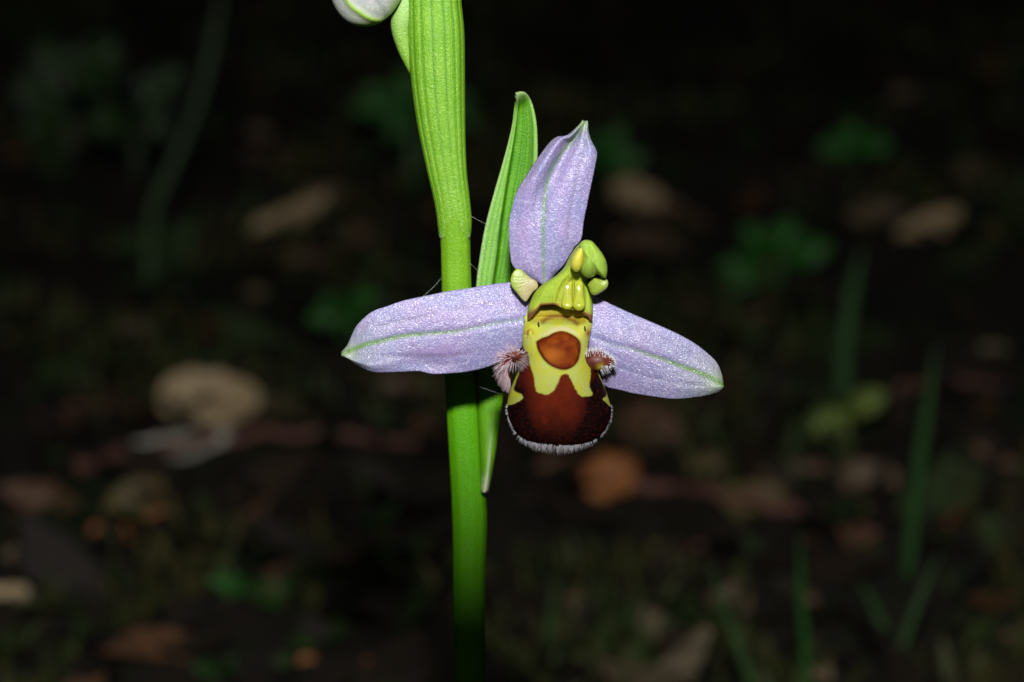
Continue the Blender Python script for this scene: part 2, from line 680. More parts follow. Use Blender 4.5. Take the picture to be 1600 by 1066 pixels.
def opart(name, verts, faces, mat, parent=orchid, **kw):
    return link(name, verts, faces, mat, parent=parent, origin=ROOT, **kw)


def stem_w(py):
    return -7.0 + (533 - py) * MMPX * TP


# stem below and inside the sheath
L_ = [(676, -330), (672, -120), (676, 60), (684, 240), (688, 372), (690, 450), (693, 560), (697, 640), (704, 760), (707, 830), (708, 950), (707, 1100)]
R_ = [(690, -330), (704, -120), (714, 60), (726, 240), (734, 372), (736, 450), (742, 560), (748, 640), (757, 770), (762, 800), (758, 880), (757, 960), (760, 1100)]
ys = list(np.linspace(-330, 1100, 150))
lx = np.interp(ys, [p[1] for p in L_], [p[0] for p in L_]); rx = np.interp(ys, [p[1] for p in R_], [p[0] for p in R_])
k = np.ones(7) / 7
lx = np.convolve(np.pad(lx, 3, 'edge'), k, 'valid'); rx = np.convolve(np.pad(rx, 3, 'edge'), k, 'valid')
NC = 48
px = np.zeros((len(ys), NC)); py = np.zeros_like(px); w = np.zeros_like(px)
for i, y in enumerate(ys):
    c, r = (lx[i] + rx[i]) / 2, (rx[i] - lx[i]) / 2
    r *= 1 + .025 * math.exp(-((y - 374) / 6) ** 2)
    for j in range(NC):
        th = 2 * math.pi * j / NC
        rr = r * (1 + .018 * math.cos(9 * th))
        px[i, j] = c + rr * math.cos(th); py[i, j] = y
        w[i, j] = stem_w(y) + rr * MMPX * math.sin(th) * .95
verts = to_verts(px, py, w)
faces = grid_faces(len(ys), NC, True)
last = [v for v in verts[-NC:]]
cen = sum(last, Vector()) / NC
for st in range(1, 9):                                     # on down to the soil
    f = st / 8
    for q in last:
        d = q - cen
        tgt = ROOT + d * 1.25
        verts.append(Vector((q.x + (tgt.x - q.x) * f, q.y + (tgt.y - q.y) * f, q.z + (ROOT.z - .003 - q.z) * f)))
faces = grid_faces(len(ys) + 8, NC, True)
faces.append(tuple(range(NC)))
opart('stem', verts, faces, M_STEM, attrs={'pale': np.zeros(len(verts)), 'vein': np.repeat(np.r_[sst(430, 700, np.array(ys)), np.ones(8)], NC)})

# ribbed sheathing bract round the upper stem
Ls = [(646, -200), (640, -60), (638, 0), (640, 95), (650, 180), (664, 250), (680, 320), (685, 355), (687, 372)]
Rs = [(712, -200), (719, -60), (720, 0), (725, 60), (726, 190), (728, 260), (733, 310), (736, 345), (734, 372)]
ys = np.linspace(-200, 372, 130)
lp, rp = catmull(Ls, 400), catmull(Rs, 400)
lx = np.interp(ys, lp[:, 1], lp[:, 0]); rx = np.interp(ys, rp[:, 1], rp[:, 0])
NC = 72
px = np.zeros((len(ys), NC)); py = np.zeros_like(px); w = np.zeros_like(px); vn = np.zeros_like(px); pl = np.zeros_like(px)
for i, y in enumerate(ys):
    c, r = (lx[i] + rx[i]) / 2, (rx[i] - lx[i]) / 2 * 1.0
    for j in range(NC):
        u = j / (NC - 1)
        th = R(-72) + u * R(72 + 184)
        s_ = (math.cos(th) + 1) / 2
        rib = sum(math.exp(-((s_ - q) / .018) ** 2) for q in (.10, .24, .44, .66, .82, .93))
        rr = r + 1.0
        px[i, j] = c + rr * math.cos(th); py[i, j] = y + 1.5 * math.sin(th * 3)
        w[i, j] = stem_w(y) + rr * MMPX * math.sin(th) * .80 - .11 * rib * min(1, (372 - y) / 120)
        vn[i, j] = 1.0 * rib * min(1, max(0, (400 - y) / 260)); pl[i, j] = .25 * math.exp(-((y - 370) / 4) ** 2)
opart('sheath', to_verts(px, py, w), grid_faces(len(ys), NC), M_SHEATH, attrs={'vein': vn.ravel(), 'pale': pl.ravel()}, solid=.0004)

# seed capsule of the upper flower, left of the sheath
cl = catmull([(646, 118), (633, 78), (626, 42), (632, 8), (628, -30)], 26)
rad = np.interp(np.linspace(0, 1, 26), [0, .25, .6, .8, 1], [4, 11, 17, 15, 14])
path = [P(a, b, stem_w(b) - .2) for a, b in cl]
v_, f_ = tube(path, [x * MMPX * .001 for x in rad], 24)
opart('seed_capsule', v_, f_, M_SHEATH, attrs={'vein': np.zeros(len(v_)), 'pale': np.repeat(np.interp(np.linspace(0, 1, 26), [0, .4, .8, 1], [.0, .08, .30, .2]), 24)})

# bud whose whitish sepals reach down into the frame
NU, NV = 60, 72
px = np.zeros((NU, NV)); py = np.zeros_like(px); w = np.zeros_like(px)
for i in range(NU):
    a = math.pi * i / (NU - 1)
    for j in range(NV):
        th = 2 * math.pi * j / NV
        rr = math.sin(a) ** .9
        x, y = 66 * rr * math.cos(th), 103 * math.cos(a)
        px[i, j] = 578 + x - .10 * y; py[i, j] = -61 + y
        w[i, j] = stem_w(0) + 1.4 + rr * 55 * MMPX * math.sin(th) - .012 * y
d1, _ = dist_poly(px, py, [(520, -60), (540, -2), (562, 20), (585, 32), (612, 30), (640, 0)])
d2, _ = dist_poly(px, py, [(560, -60), (584, -6), (600, 14), (606, 30)])
front = (w > stem_w(0)).astype(float)
w = w + .22 * np.exp(-(d1 / 3.5) ** 2) * front + .18 * sst(-1.5, 1.5, px - np.interp(py, [-60, -6, 14, 30], [560, 584, 600, 606])) * front
vn = np.exp(-(d1 / 3.4) ** 2) * front + .8 * sst(9, 0, np.abs(py - 42) * 1.0) + .9 * sst(26, 0, np.hypot(px - 626, py - 12)) + .25 * sst(-20, 40, py)
opart('bud', to_verts(px, py, w), grid_faces(NU, NV, True), M_BUD,
      attrs={'vein': np.clip(vn, 0, 1).ravel(), 'veinlet': ((.6 * np.exp(-(d2 / 1.5) ** 2) + .4 * np.exp(-((d1 - 11) / 1.6) ** 2)) * front).ravel()})


def sheet(Lpts, Rpts, nu, nv, wfun, base_ext=0):
    a, b = catmull(Lpts, nu), catmull(Rpts, nu)
    s = np.linspace(0, 1, nu)[:, None] * np.ones((1, nv))
    t = np.linspace(-1, 1, nv)[None, :] * np.ones((nu, 1))
    px = a[:, :1] * (1 - t) / 2 + b[:, :1] * (1 + t) / 2
    py = a[:, 1:] * (1 - t) / 2 + b[:, 1:] * (1 + t) / 2
    return px, py, wfun(s, t, px, py), s, t


# boat-shaped green bract standing behind the flower
LB = [(751, 770), (750, 720), (747, 650), (744, 580), (743, 520), (744, 450), (750, 400), (758, 355), (770, 308), (783, 263), (795, 218), (803, 180), (807, 160), (804, 149)]
RB = [(763, 769), (773, 720), (783, 650), (790, 590), (800, 520), (815, 450), (826, 395), (834, 330), (839, 265), (840, 228), (838, 190), (831, 160), (821, 145), (810, 143)]


def w_bract(s, t, px, py):
    base = -9.3 + (770 - py) * MMPX * .20
    fold = -.28 + .34 * sst(.55, .95, s) * -1.0 + .0
    edge = np.where(t < fold, 1 - (fold - t) * .25, 0)
    inner = sst(0, .16, fold + .10 - t)
    right = sst(.45, .85, t)
    trough = 1.7 * np.sin(np.pi * np.clip(s * 1.02, 0, 1)) ** .6
    ww = base - trough * (1 - np.maximum(inner, right * .9))
    ww = ww - .25 * np.abs(t) ** 3
    ww = ww + 1.2 * sst(.955, 1.0, s)
    low = sst(.46, .30, s)
    ww = ww * (1 - low) + low * (base + .8 * np.sqrt(np.clip(1 - t * t, 0, 1)) - .3)
    return ww


px, py, w, s, t = sheet(LB, RB, 150, 44, w_bract)
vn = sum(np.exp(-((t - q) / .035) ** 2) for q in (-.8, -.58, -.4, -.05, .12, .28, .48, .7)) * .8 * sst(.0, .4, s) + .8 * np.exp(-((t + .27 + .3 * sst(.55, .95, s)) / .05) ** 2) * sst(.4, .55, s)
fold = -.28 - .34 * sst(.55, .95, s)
vn = np.clip(vn + .35 * sst(.0, .1, t - fold) * sst(.5, .4, t) * sst(.42, .5, s), 0, 1)  # shade inside the trough is painted in through the vein colour
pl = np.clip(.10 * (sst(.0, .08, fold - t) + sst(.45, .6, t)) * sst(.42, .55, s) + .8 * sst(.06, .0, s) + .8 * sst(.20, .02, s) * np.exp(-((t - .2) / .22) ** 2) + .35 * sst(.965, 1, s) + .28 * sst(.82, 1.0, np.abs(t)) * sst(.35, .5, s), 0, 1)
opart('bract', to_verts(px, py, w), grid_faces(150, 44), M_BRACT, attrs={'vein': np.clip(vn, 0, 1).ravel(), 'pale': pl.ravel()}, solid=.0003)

# ribbed ovary that carries the flower, rising inside the bract
cl = catmull([(756, 758, -10.4), (762, 715, -10.6), (766, 655, -10.2), (772, 605, -9.4), (794, 555, -7.4), (832, 505, -4.2), (862, 468, -1.0)], 44)
rad = np.interp(np.linspace(0, 1, 44), [0, .12, .4, .8, 1], [3, 7, 12, 16, 13])
v_, f_ = tube([P(*q) for q in cl], [x * MMPX * .001 for x in rad], 30)
uu = np.linspace(0, 2 * math.pi, 31)[:-1]
opart('ovary', v_, f_, M_SHEATH, attrs={'vein': np.tile(.8 * np.clip(np.cos(uu * 6) - .5, 0, 1), 44), 'pale': np.repeat(np.interp(np.linspace(0, 1, 44), [0, .1, .3, 1], [.5, .3, .05, 0]), 30)})

# ---- three lilac sepals
def sepal(Lp, Rp, wf, mid, lets, tipxy, tipr, nu, nv, pinks, label, vmax=(.3, 1.0)):
    px, py, w, s, t = sheet(Lp, Rp, nu, nv, wf)
    d, al = dist_poly(px, py, mid)
    wd = 2.3 + 1.9 * al
    vein = np.exp(-(d / wd) ** 2) * (vmax[0] + (vmax[1] - vmax[0]) * sst(.0, .7, al))
    nar = sst(1.0, .86, s)
    w = w - .10 * np.exp(-(d / 5.0) ** 2) * nar
    vl = np.zeros_like(px)
    for lt, st in lets:
        d2, _ = dist_poly(px, py, lt)
        vl = np.maximum(vl, st * np.exp(-(d2 / 2.0) ** 2))
        w = w - .05 * np.exp(-(d2 / 4.0) ** 2) * nar
    for q in (-.78, -.55, -.33, .3, .52, .75):
        wv = .05 * np.sin(s * 9 + q * 20)
        vl = np.maximum(vl, .22 * np.exp(-((t - q * np.sin(np.pi * np.clip(s, .05, .97)) ** .35 - wv) / .022) ** 2) * sst(.02, .2, s) * sst(.98, .8, s))
    dt = np.hypot(px - tipxy[0], py - tipxy[1])
    tip = np.clip(.95 * np.exp(-(dt / (tipr * .35)) ** 2) + .55 * np.exp(-(dt / tipr) ** 2), 0, 1)
    pk = np.zeros_like(px)
    for (x, y, rx_, ry_, st) in pinks:
        pk = np.maximum(pk, st * np.exp(-((px - x) / rx_) ** 2 - ((py - y) / ry_) ** 2))
    o = opart('sepal', to_verts(px, py, w), grid_faces(nu, nv), M_SEPAL, attrs={
        'vein': np.clip(vein, 0, 1).ravel(), 'veinlet': vl.ravel(), 'tip': tip.ravel(), 'pink': pk.ravel()}, solid=.00013)
    o['label'] = label
    return o


# upright sepal
LD = [(846, 446), (832, 438), (816, 428), (801, 415), (796, 388), (795, 350), (798, 333), (807, 300), (821, 276), (840, 247), (859, 222), (871, 213.5), (884, 212), (894, 205), (904, 195.5), (911, 189)]
RD = [(856, 446), (866, 430), (881, 414), (897, 388), (908, 374), (912, 347), (917, 322), (921.5, 300), (928, 270), (933, 243), (931, 232), (924, 219), (920, 205), (919, 195), (916.5, 189)]


def w_dorsal(s, t, px, py):
    ww = -1.2 + 1.9 * np.sin(s * 1.9) - .5 * t * t
    fold = sst(.35, .70, s) * (1 - .75 * sst(.86, 1.0, s))
    ridge = np.exp(-((t + .72) / .26) ** 2)
    ww = ww + fold * (.7 * ridge - .7 * np.exp(-((t + .18) / .25) ** 2))
    ww = ww - .25 * fold * sst(.75, 1.0, -t)
    ww = ww + .35 * np.exp(-((t - .75) / .25) ** 2) * sst(.5, .9, s)
    return ww + .3 * sst(.85, 1.0, s)


sepal(LD, RD, w_dorsal, [(850, 442), (849, 400), (849, 350), (852, 303), (859, 271), (870, 250), (888, 226), (905, 203), (913, 190)],
      [([(887, 374), (891, 333), (899, 285), (907, 252), (913, 225)], .75), ([(832, 350), (838, 312), (850, 280)], .35)],
      (914, 190), 30, 130, 64, [(826, 360, 14, 50, .35), (880, 330, 14, 60, .3)], 'upright lilac sepal with rolled left margin', (.75, .8))

# left sepal (base -> tip); first edge the upper one
LT = [(830, 478), (816, 458), (803, 444), (794, 441.5), (764, 445), (735, 450), (701, 455), (669, 461.5), (630, 470), (605, 478.5), (580, 488), (558, 508), (548, 527), (542, 540), (533, 550)]
LBt = [(832, 510), (822, 535), (800, 556), (766, 572), (732, 580.5), (694, 584), (673, 584), (656, 580), (639, 580.5), (611, 582), (584, 582), (567, 576), (552, 568), (541, 561), (533.5, 555)]


def w_left(s, t, px, py):
    ww = -.3 + 1.2 * np.sin(np.clip(s * 2.1, 0, 2.2)) - .6 * sst(.75, 1, s)
    ww = ww - .55 * np.abs(t) ** 2.2 * (1 - .4 * s) + .25 * np.sin(s * 7 + t * 2)* .5
    ww = ww + .35 * np.exp(-((t - .75) / .22) ** 2) * np.sin(s * 9.0) * sst(.3, .6, s)
    return ww


sepal(LT, LBt, w_left, [(822, 498), (807, 500), (770, 506), (743, 512), (711, 518), (673, 521), (630, 525), (605, 531), (573, 538), (545, 549), (535, 553)],
      [([(590, 511), (615, 504), (640, 500), (680, 492)], .6), ([(598, 556), (640, 557), (700, 556), (735, 552)], .6), ([(700, 485), (750, 478), (795, 470)], .3)],
      (534, 553), 52, 150, 66, [(690, 546, 40, 14, .6), (690, 495, 34, 14, .35), (745, 492, 30, 14, .25)], 'left lateral lilac sepal crossing in front of the stem', (.35, .95))

# right sepal
RT = [(905, 470), (916, 465), (928, 463), (954, 475), (981, 487.5), (1015, 502), (1049, 517), (1071, 528), (1089, 539), (1109, 555), (1121, 568), (1128, 585), (1131, 600)]
RBt = [(905, 540), (915, 560), (930, 590), (948, 604.5), (966, 609), (988, 614.5), (1024, 620), (1051, 623.5), (1083, 621.5), (1105, 618), (1120, 614), (1128, 611), (1131, 606)]


def w_right(s, t, px, py):
    ww = .6 + .7 * np.sin(np.clip(s * 2.0, 0, 2.4))
    return ww - .5 * np.abs(t) ** 2.2 + .18 * np.sin(s * 6 + 1 + t * 2)


sepal(RT, RBt, w_right, [(930, 528), (959, 539), (986, 545), (1015, 555), (1042, 564), (1071, 575), (1096, 584), (1116, 592), (1130, 603)],
      [([(985, 512), (1020, 524), (1060, 541), (1095, 562)], .35), ([(970, 575), (1010, 588), (1060, 598), (1100, 602)], .45)],
      (1129, 604), 60, 130, 60, [(945, 500, 16, 20, .35), (975, 590, 20, 12, .3)], 'right lateral lilac sepal reaching away from the lip', (.12, 1.0))

# ---- lip
LL = [(826, 474), (821, 497), (817, 518), (816, 540), (817, 556), (813, 572), (801, 600), (794, 622), (792.5, 640), (797, 659), (807, 677), (821, 688), (845, 695.5), (868, 697.5)]
LR = [(924, 474), (925.5, 497), (924, 515), (920.5, 532), (922, 554), (935, 582), (941, 596), (950.5, 622), (955, 640), (953.5, 656), (944, 674), (930, 688), (908, 695.5), (880, 697.5)]
a = catmull(LL, 400); b = catmull(LR, 400)
nr, nc = 220, 150
yy = 474 + (697.3 - 474) * (1 - (1 - np.linspace(0, 1, nr)) ** 1.5)
xl = np.interp(yy, a[:, 1], a[:, 0]); xr = np.interp(yy, b[:, 1], b[:, 0])
th = np.linspace(-math.pi / 2, math.pi / 2, nc)
t = np.sign(th) * np.abs(np.sin(th)) ** .9
t = t[None, :] * np.ones((nr, 1))
px = (xl + xr)[:, None] / 2 + (xr - xl)[:, None] / 2 * t
py = yy[:, None] * np.ones((1, nc))
mid = np.interp(yy, [474, 484, 492, 497, 501, 507, 516, 530, 550, 575, 600, 630, 660, 680, 690, 695, 697.4], [.8, .9, .8, .6, 1.1, 1.9, 2.3, 2.8, 3.3, 3.7, 4.0, 4.2, 4.2, 4.2, 4.1, 4.0, 3.9])
sid = np.interp(yy, [474, 494, 530, 560, 600, 640, 680, 697.4], [.2, .8, 1.4, 1.2, 1.3, 2.0, 3.2, 3.7])
k = np.ones(3) / 3
mid = np.convolve(np.pad(mid, 1, 'edge'), k, 'valid')
prof = np.clip(1 - np.abs(t) ** 2.4, 0, 1) ** .62
w = sid[:, None] + (mid - sid)[:, None] * prof
# hollow throat with raised flanks
hol = sst(535, 500, py)
w = w + hol * (.25 * np.exp(-((np.abs(t) - .80) / .18) ** 2) - .1)
Z = lambda pts: [(x / 2.804 + 740, y / 2.804 + 340) for x, y in pts]
orange = sdist(px, py, Z([(276, 545), (284, 580), (310, 622), (345, 651), (392, 667), (430, 657), (456, 630), (467, 590), (468, 552), (452, 527), (420, 507), (386, 498), (352, 505), (326, 520), (300, 530)]))
ywedge = sdist(px, py, Z([(190, 380), (200, 480), (206, 540), (222, 575), (240, 602), (247, 650), (262, 690), (269, 740), (281, 766), (320, 775), (350, 760), (372, 718), (384, 692), (400, 684), (416, 692), (440, 738), (462, 776), (490, 785), (522, 776), (508, 740), (513, 690), (511, 640), (503, 600), (503, 545), (540, 480), (540, 380)]), 260)
yl = sdist(px, py, Z([(208, 640), (200, 682), (178, 742), (182, 762), (208, 775), (212, 796), (165, 820), (130, 815), (150, 740), (190, 660)]))
yr = sdist(px, py, Z([(540, 672), (552, 700), (582, 772), (566, 795), (576, 806), (604, 830), (612, 790), (580, 715), (552, 676)]))
wob = np.array([noise.noise(Vector((x * .22, y * .22, 1))) + .5 * noise.noise(Vector((x * .8, y * .8, 5))) for x, y in zip(px.ravel(), py.ravel())]).reshape(px.shape)
ywedge = ywedge + wob * 1.1
yellow = np.maximum.reduce([sst(-1.1, 1.1, ywedge), sst(-1.0, 1.0, yl + wob * .8), sst(-.6, .6, yr)])
# rusty freckles on the left flank
amber = np.exp(-((px - 860) / 16) ** 2 - ((py - 556) / 13) ** 2)  # lighter orange pigment in the lower left of the shield
fr = 1.2 * np.exp(-((px - 826) / 8) ** 2 - ((py - 521) / 7) ** 2) * sst(-.05, .25, wob) + np.exp(-((px - 919) / 4) ** 2 - ((py - 521) / 6) ** 2)
w = w + .14 * sst(-1.5, 5, orange) + .03 * yellow * sst(540, 560, py)
rim = .95 * np.exp(-((orange - .6) / 2.2) ** 2) * sst(518, 535, py) * (.45 + .55 * sst(900, 850, px)) + .5 * sst(8, 0, orange) * sst(536, 518, py) * sst(-.5, .5, orange)
olive = .9 * sst(504, 494, py - 7 * t * t - wob * 3) * sst(.95, .75, np.abs(t)) + .5 * sst(.3, .6, t) * sst(512, 505, py) * sst(.9, .75, t)
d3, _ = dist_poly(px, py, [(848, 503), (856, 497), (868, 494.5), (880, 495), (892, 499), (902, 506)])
arch_ = .85 * np.exp(-(d3 / 4.0) ** 2) + .9 * sst(482, 477, py - 4 * t * t)  # brown arch pigment, with shadow under the column hood painted in
cream = sst(6, 0, np.abs(orange + 4)) * sst(532, 515, py)
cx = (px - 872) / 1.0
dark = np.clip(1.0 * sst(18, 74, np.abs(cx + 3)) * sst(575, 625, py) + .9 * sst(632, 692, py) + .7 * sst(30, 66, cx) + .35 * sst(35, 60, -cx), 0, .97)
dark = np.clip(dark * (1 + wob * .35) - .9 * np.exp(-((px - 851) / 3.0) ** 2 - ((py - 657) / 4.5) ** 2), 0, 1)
EXTRA = 10                                                # the rim rolls under
for e_ in range(1, EXTRA + 1):
    f_ = e_ / EXTRA
    px = np.vstack([px, px[nr - 1:nr]]); py = np.vstack([py, py[nr - 1:nr] - 5 * f_ * f_]); w = np.vstack([w, w[nr - 1:nr] - 2.6 * f_])
EXT = lambda q: np.clip(np.vstack([q] + [q[-1:]] * EXTRA), 0, 1)
yellow, fr, orange, rim, olive, arch_, cream, dark, amber = [np.vstack([q] + [q[-1:]] * EXTRA) for q in (yellow, fr, orange, rim, olive, arch_, cream, dark, amber)]
nr += EXTRA
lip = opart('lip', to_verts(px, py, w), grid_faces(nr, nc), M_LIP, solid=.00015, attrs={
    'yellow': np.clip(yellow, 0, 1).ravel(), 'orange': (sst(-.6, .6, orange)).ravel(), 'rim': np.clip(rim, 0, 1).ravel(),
    'olive': np.clip(olive, 0, 1).ravel(), 'arch': np.clip(arch_, 0, 1).ravel(), 'rust': np.clip(fr, 0, 1).ravel(), 'amber': amber.ravel(), 'cream': np.clip(cream, 0, 1).ravel(), 'dark': dark.ravel()})
lip['label'] = 'swollen velvety brown lip with yellow U mark and orange shield'

# white fringe along the lower rim
hairs = []
edge = [(793, 632), (793, 642), (797, 659), (807, 677), (821, 688), (845, 695), (875, 697), (908, 695), (930, 687), (944, 674), (953, 656), (955, 642), (954, 632)]
c = catmull(edge, 400)
for k_ in range(640):
    i = rng.randrange(1, 399)
    tt = i / 399
    tang = c[min(i + 2, 399)] - c[max(i - 2, 0)]
    nn = np.array([tang[1], -tang[0]]); nn = nn / (np.hypot(*nn) + 1e-9)
    if nn @ (c[i] - np.array([873, 630])) < 0: nn = -nn
    bottom = max(0, 1 - abs(tt - .47) / .30)
    Lh = (3.0 + 8.5 * bottom ** .7) * rng.uniform(.45, 1.25)
    if rng.random() < .62 - .9 * bottom: continue
    inn = rng.uniform(-1.5, .3 + 2.6 * bottom)
    q = c[i] - nn * inn
    ew = float(np.interp(q[1], [630, 650, 680, 697], [2.0, 2.6, 3.5, 4.0]))
    root = P(q[0], q[1], ew + .06 * max(inn, 0) + rng.uniform(-.3, .5))
    d2 = RIGHT * (nn[0] + rng.gauss(0, .36)) + UP * (-nn[1] + rng.gauss(0, .22)) - FWD * rng.uniform(.0, .7)
    hairs.append((root, d2, Lh * MMPX * .001, rng.uniform(.000018, .000028), Vector((0, 0, -.15))))
v_, f_ = hair_mesh(hairs)
tag(opart('hair_fringe', v_, f_, M_HAIRW, lip), None, None, kind='stuff')
# fine down above the orange shield
hairs = []
arch = catmull(Z([(300, 530), (326, 520), (352, 505), (386, 498), (420, 507), (452, 527)]), 200)
for k_ in range(320):
    q = arch[rng.randrange(200)] + np.array([rng.uniform(-1, 1), rng.uniform(-3, 1.5)])
    root = P(q[0], q[1], 1.9)
    hairs.append((root, UP * 1.0 + RIGHT * rng.gauss(0, .4) - FWD * rng.uniform(.2, 1.2), rng.uniform(2.5, 5.5) * MMPX * .001, .000010, Vector((0, 0, 0))))
v_, f_ = hair_mesh(hairs, 3)
tag(opart('throat_down', v_, f_, M_HAIRP, lip), None, None, kind='stuff')
# two dark glossy points in the throat
M_EYE = mat_simple('throat point', (.05, .026, .004), (.09, .05, .008), .2, 2, .00002, 0, .5)
for (x, y) in ((841.6, 506), (914, 512.5)):
    ol = [(x + 1.5 * math.cos(q) + .9 * math.sin(q), y + 3.3 * math.sin(q)) for q in np.linspace(0, 2 * math.pi, 13)[:-1]]
    px, py, w, f_ = inflate(ol, 2.15, .22, .9, 24, 6)
    opart('throat_point', to_verts(px, py, w), f_, M_EYE, lip)


# hairy side lobes
def lobe(path, radii, hairs_n, hdir, lenf, mats, ws, cols, hairmat):
    c = catmull([(p[0], p[1], ww, r) for p, ww, r in zip(path, ws, radii)], 30)
    pts = [P(q[0], q[1], q[2]) for q in c]
    v_, f_ = tube(pts, [q[3] * MMPX * .001 for q in c], 20)
    t = NT('side lobe', .45, .4)
    col = t.mix(t.ramp(t.noise(1.6, 3), .35, .65), (.15, .026, .016), (.075, .011, .008))
    col = t.mix(t.attr('yellow'), col, (.45, .42, .03))
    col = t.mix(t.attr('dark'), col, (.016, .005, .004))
    m = t.out(col, t.bump(t.noise(6, 3), .4, .00008))
    arr = np.array([((v - CAM).dot(RIGHT), (v - CAM).dot(UP), (v - CAM).dot(FWD)) for v in v_])
    qx = 800 + arr[:, 0] / arr[:, 2] / PXS; qy = 533 - arr[:, 1] / arr[:, 2] / PXS
    ob = opart('side_lobe', v_, f_, m, lip, attrs=cols(qx, qy))
    hs = []
    n = 20
    for _ in range(hairs_n):
        i = rng.randrange(1, 29); k = rng.randrange(n)
        v = Vector(v_[i * n + k]).lerp(Vector(v_[(i + (1 if i < 29 else 0)) * n + k]), rng.random())
        nv = (v - pts[i]).normalized()
        if nv.dot(FWD) > .55: continue
        a_ = np.array(((v - CAM).dot(RIGHT), (v - CAM).dot(UP), (v - CAM).dot(FWD)))
        x, y = 800 + a_[0] / a_[2] / PXS, 533 - a_[1] / a_[2] / PXS
        res = hdir(x, y, nv)
        if res is None: continue
        d, L = res
        hs.append((v - nv * .00005, d + Vector((rng.gauss(0, .13), rng.gauss(0, .13), rng.gauss(0, .13))), L * rng.uniform(.75, 1.15) * MMPX * .001, rng.uniform(.000022, .000032), Vector((0, 0, -.10))))
    v2, f2 = hair_mesh(hs)
    tag(opart('side_lobe_hair', v2, f2, hairmat, lip), None, None, kind='stuff')
    return ob


Z5 = lambda x, y: (x / 9.69 + 760, y / 9.69 + 510)


def hd_left(x, y, nv):
    d = np.array([x - 804.5, y - 559.5])
    r = np.hypot(*d)
    if r < 3.5 or (x > 803 and y > 566): return None
    d = d / r
    tail = sst(562, 585, np.array(y)) * 1.0
    dd = d * (1 - .6 * tail) + np.array([-.45, .9]) * (.75 * tail)
    if x > 806 and y < 562: L = 9
    else: L = 16
    return RIGHT * dd[0] - UP * dd[1] + nv * .28 - FWD * .25, L


lobe([Z5(560, 480), Z5(450, 460), Z5(340, 480), Z5(280, 580), Z5(300, 700), Z5(335, 800), Z5(350, 860)], [7, 8.5, 8, 7, 5.5, 3.5, 1.2], 560, hd_left, 1, None,
     [2.0, 3.2, 3.2, 3.0, 2.8, 2.6, 2.4],
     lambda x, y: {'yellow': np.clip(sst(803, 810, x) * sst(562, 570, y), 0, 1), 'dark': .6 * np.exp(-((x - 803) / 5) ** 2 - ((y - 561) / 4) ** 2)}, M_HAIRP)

Z4 = lambda x, y: (x / 7.61 + 900, y / 7.61 + 500)


def hd_right(x, y, nv):
    up = nv.dot(UP); rt = nv.dot(RIGHT)
    if up > .25:
        return UP * 1.0 + RIGHT * .35 - FWD * .2 + nv * .3, 9.5 if x < 948 else 6.5
    if x > 950:
        return RIGHT * .9 + nv * .7 - UP * .2, 6
    if up < -.35 and x > 938:
        return -UP * .9 + RIGHT * .5 + nv * .3 - FWD * .2, 9
    return None


lobe([Z4(120, 500), Z4(200, 490), Z4(290, 490), Z4(370, 500), Z4(430, 515), Z4(462, 525)], [15, 16, 15, 11, 6.5, 2.2], 560, hd_right, 1, None,
     [1.6, 2.0, 2.1, 2.1, 2.1, 2.1],
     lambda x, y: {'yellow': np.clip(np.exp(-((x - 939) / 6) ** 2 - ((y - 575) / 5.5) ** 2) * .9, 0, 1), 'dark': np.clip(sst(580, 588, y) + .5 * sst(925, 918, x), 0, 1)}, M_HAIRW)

# ---- column with anther cap
CL = [(824, 500), (825, 482), (834, 459), (848, 444), (868, 431), (881, 418), (891, 399), (902, 384), (911, 379)]
CR = [(926, 502), (926.5, 486), (925, 464), (920, 449), (918, 436), (920, 423), (925, 408), (926, 395), (919, 380)]
nu, nv = 90, 80
px, py, w, s, t = sheet(CL, CR, nu, nv, lambda s, t, x, y: s * 0)
archs = np.interp(t[0], [-1, -.9, -.76, -.59, -.2, .05, .5, .7, .85, 1], [0, 5, 13, 23, 25, 20, 17, 13, 7, 0])
py = py - archs[None, :] * (1 - s) ** 2.2
base = np.interp(s[:, 0], [0, .15, .4, .7, 1], [1.9, 2.1, 2.2, 2.5, 2.9])
side = np.interp(s[:, 0], [0, .15, .4, .7, 1], [1.5, .9, .3, .8, 1.4])
pr = np.clip(1 - np.abs(t) ** 2.2, 0, 1) ** .55
w = side[:, None] + (base - side)[:, None] * pr
w = w - .5 * np.exp(-((t - .30) / .30) ** 2) * sst(.75, .35, s) * sst(-.05, .15, s)    # groove behind the glands
w = w + .10 * np.sin(t * 22) * sst(.6, .3, s) * (t > -.2)
yl = .55 * np.exp(-((t - .25) / .35) ** 2) * sst(.75, .4, s) + .5 * sst(.10, .0, s)
br = 1.0 * np.exp(-(s / .035) ** 4) * sst(.16, .30, np.abs(t - .22)) + sst(.13, .02, s) * sst(.72, .95, np.abs(t))
column = opart('column', to_verts(px, py, w), grid_faces(nu, nv), M_COL, solid=.0002, attrs={'yellow': np.clip(yl, 0, 1).ravel(), 'brown': np.clip(br, 0, 1).ravel()})

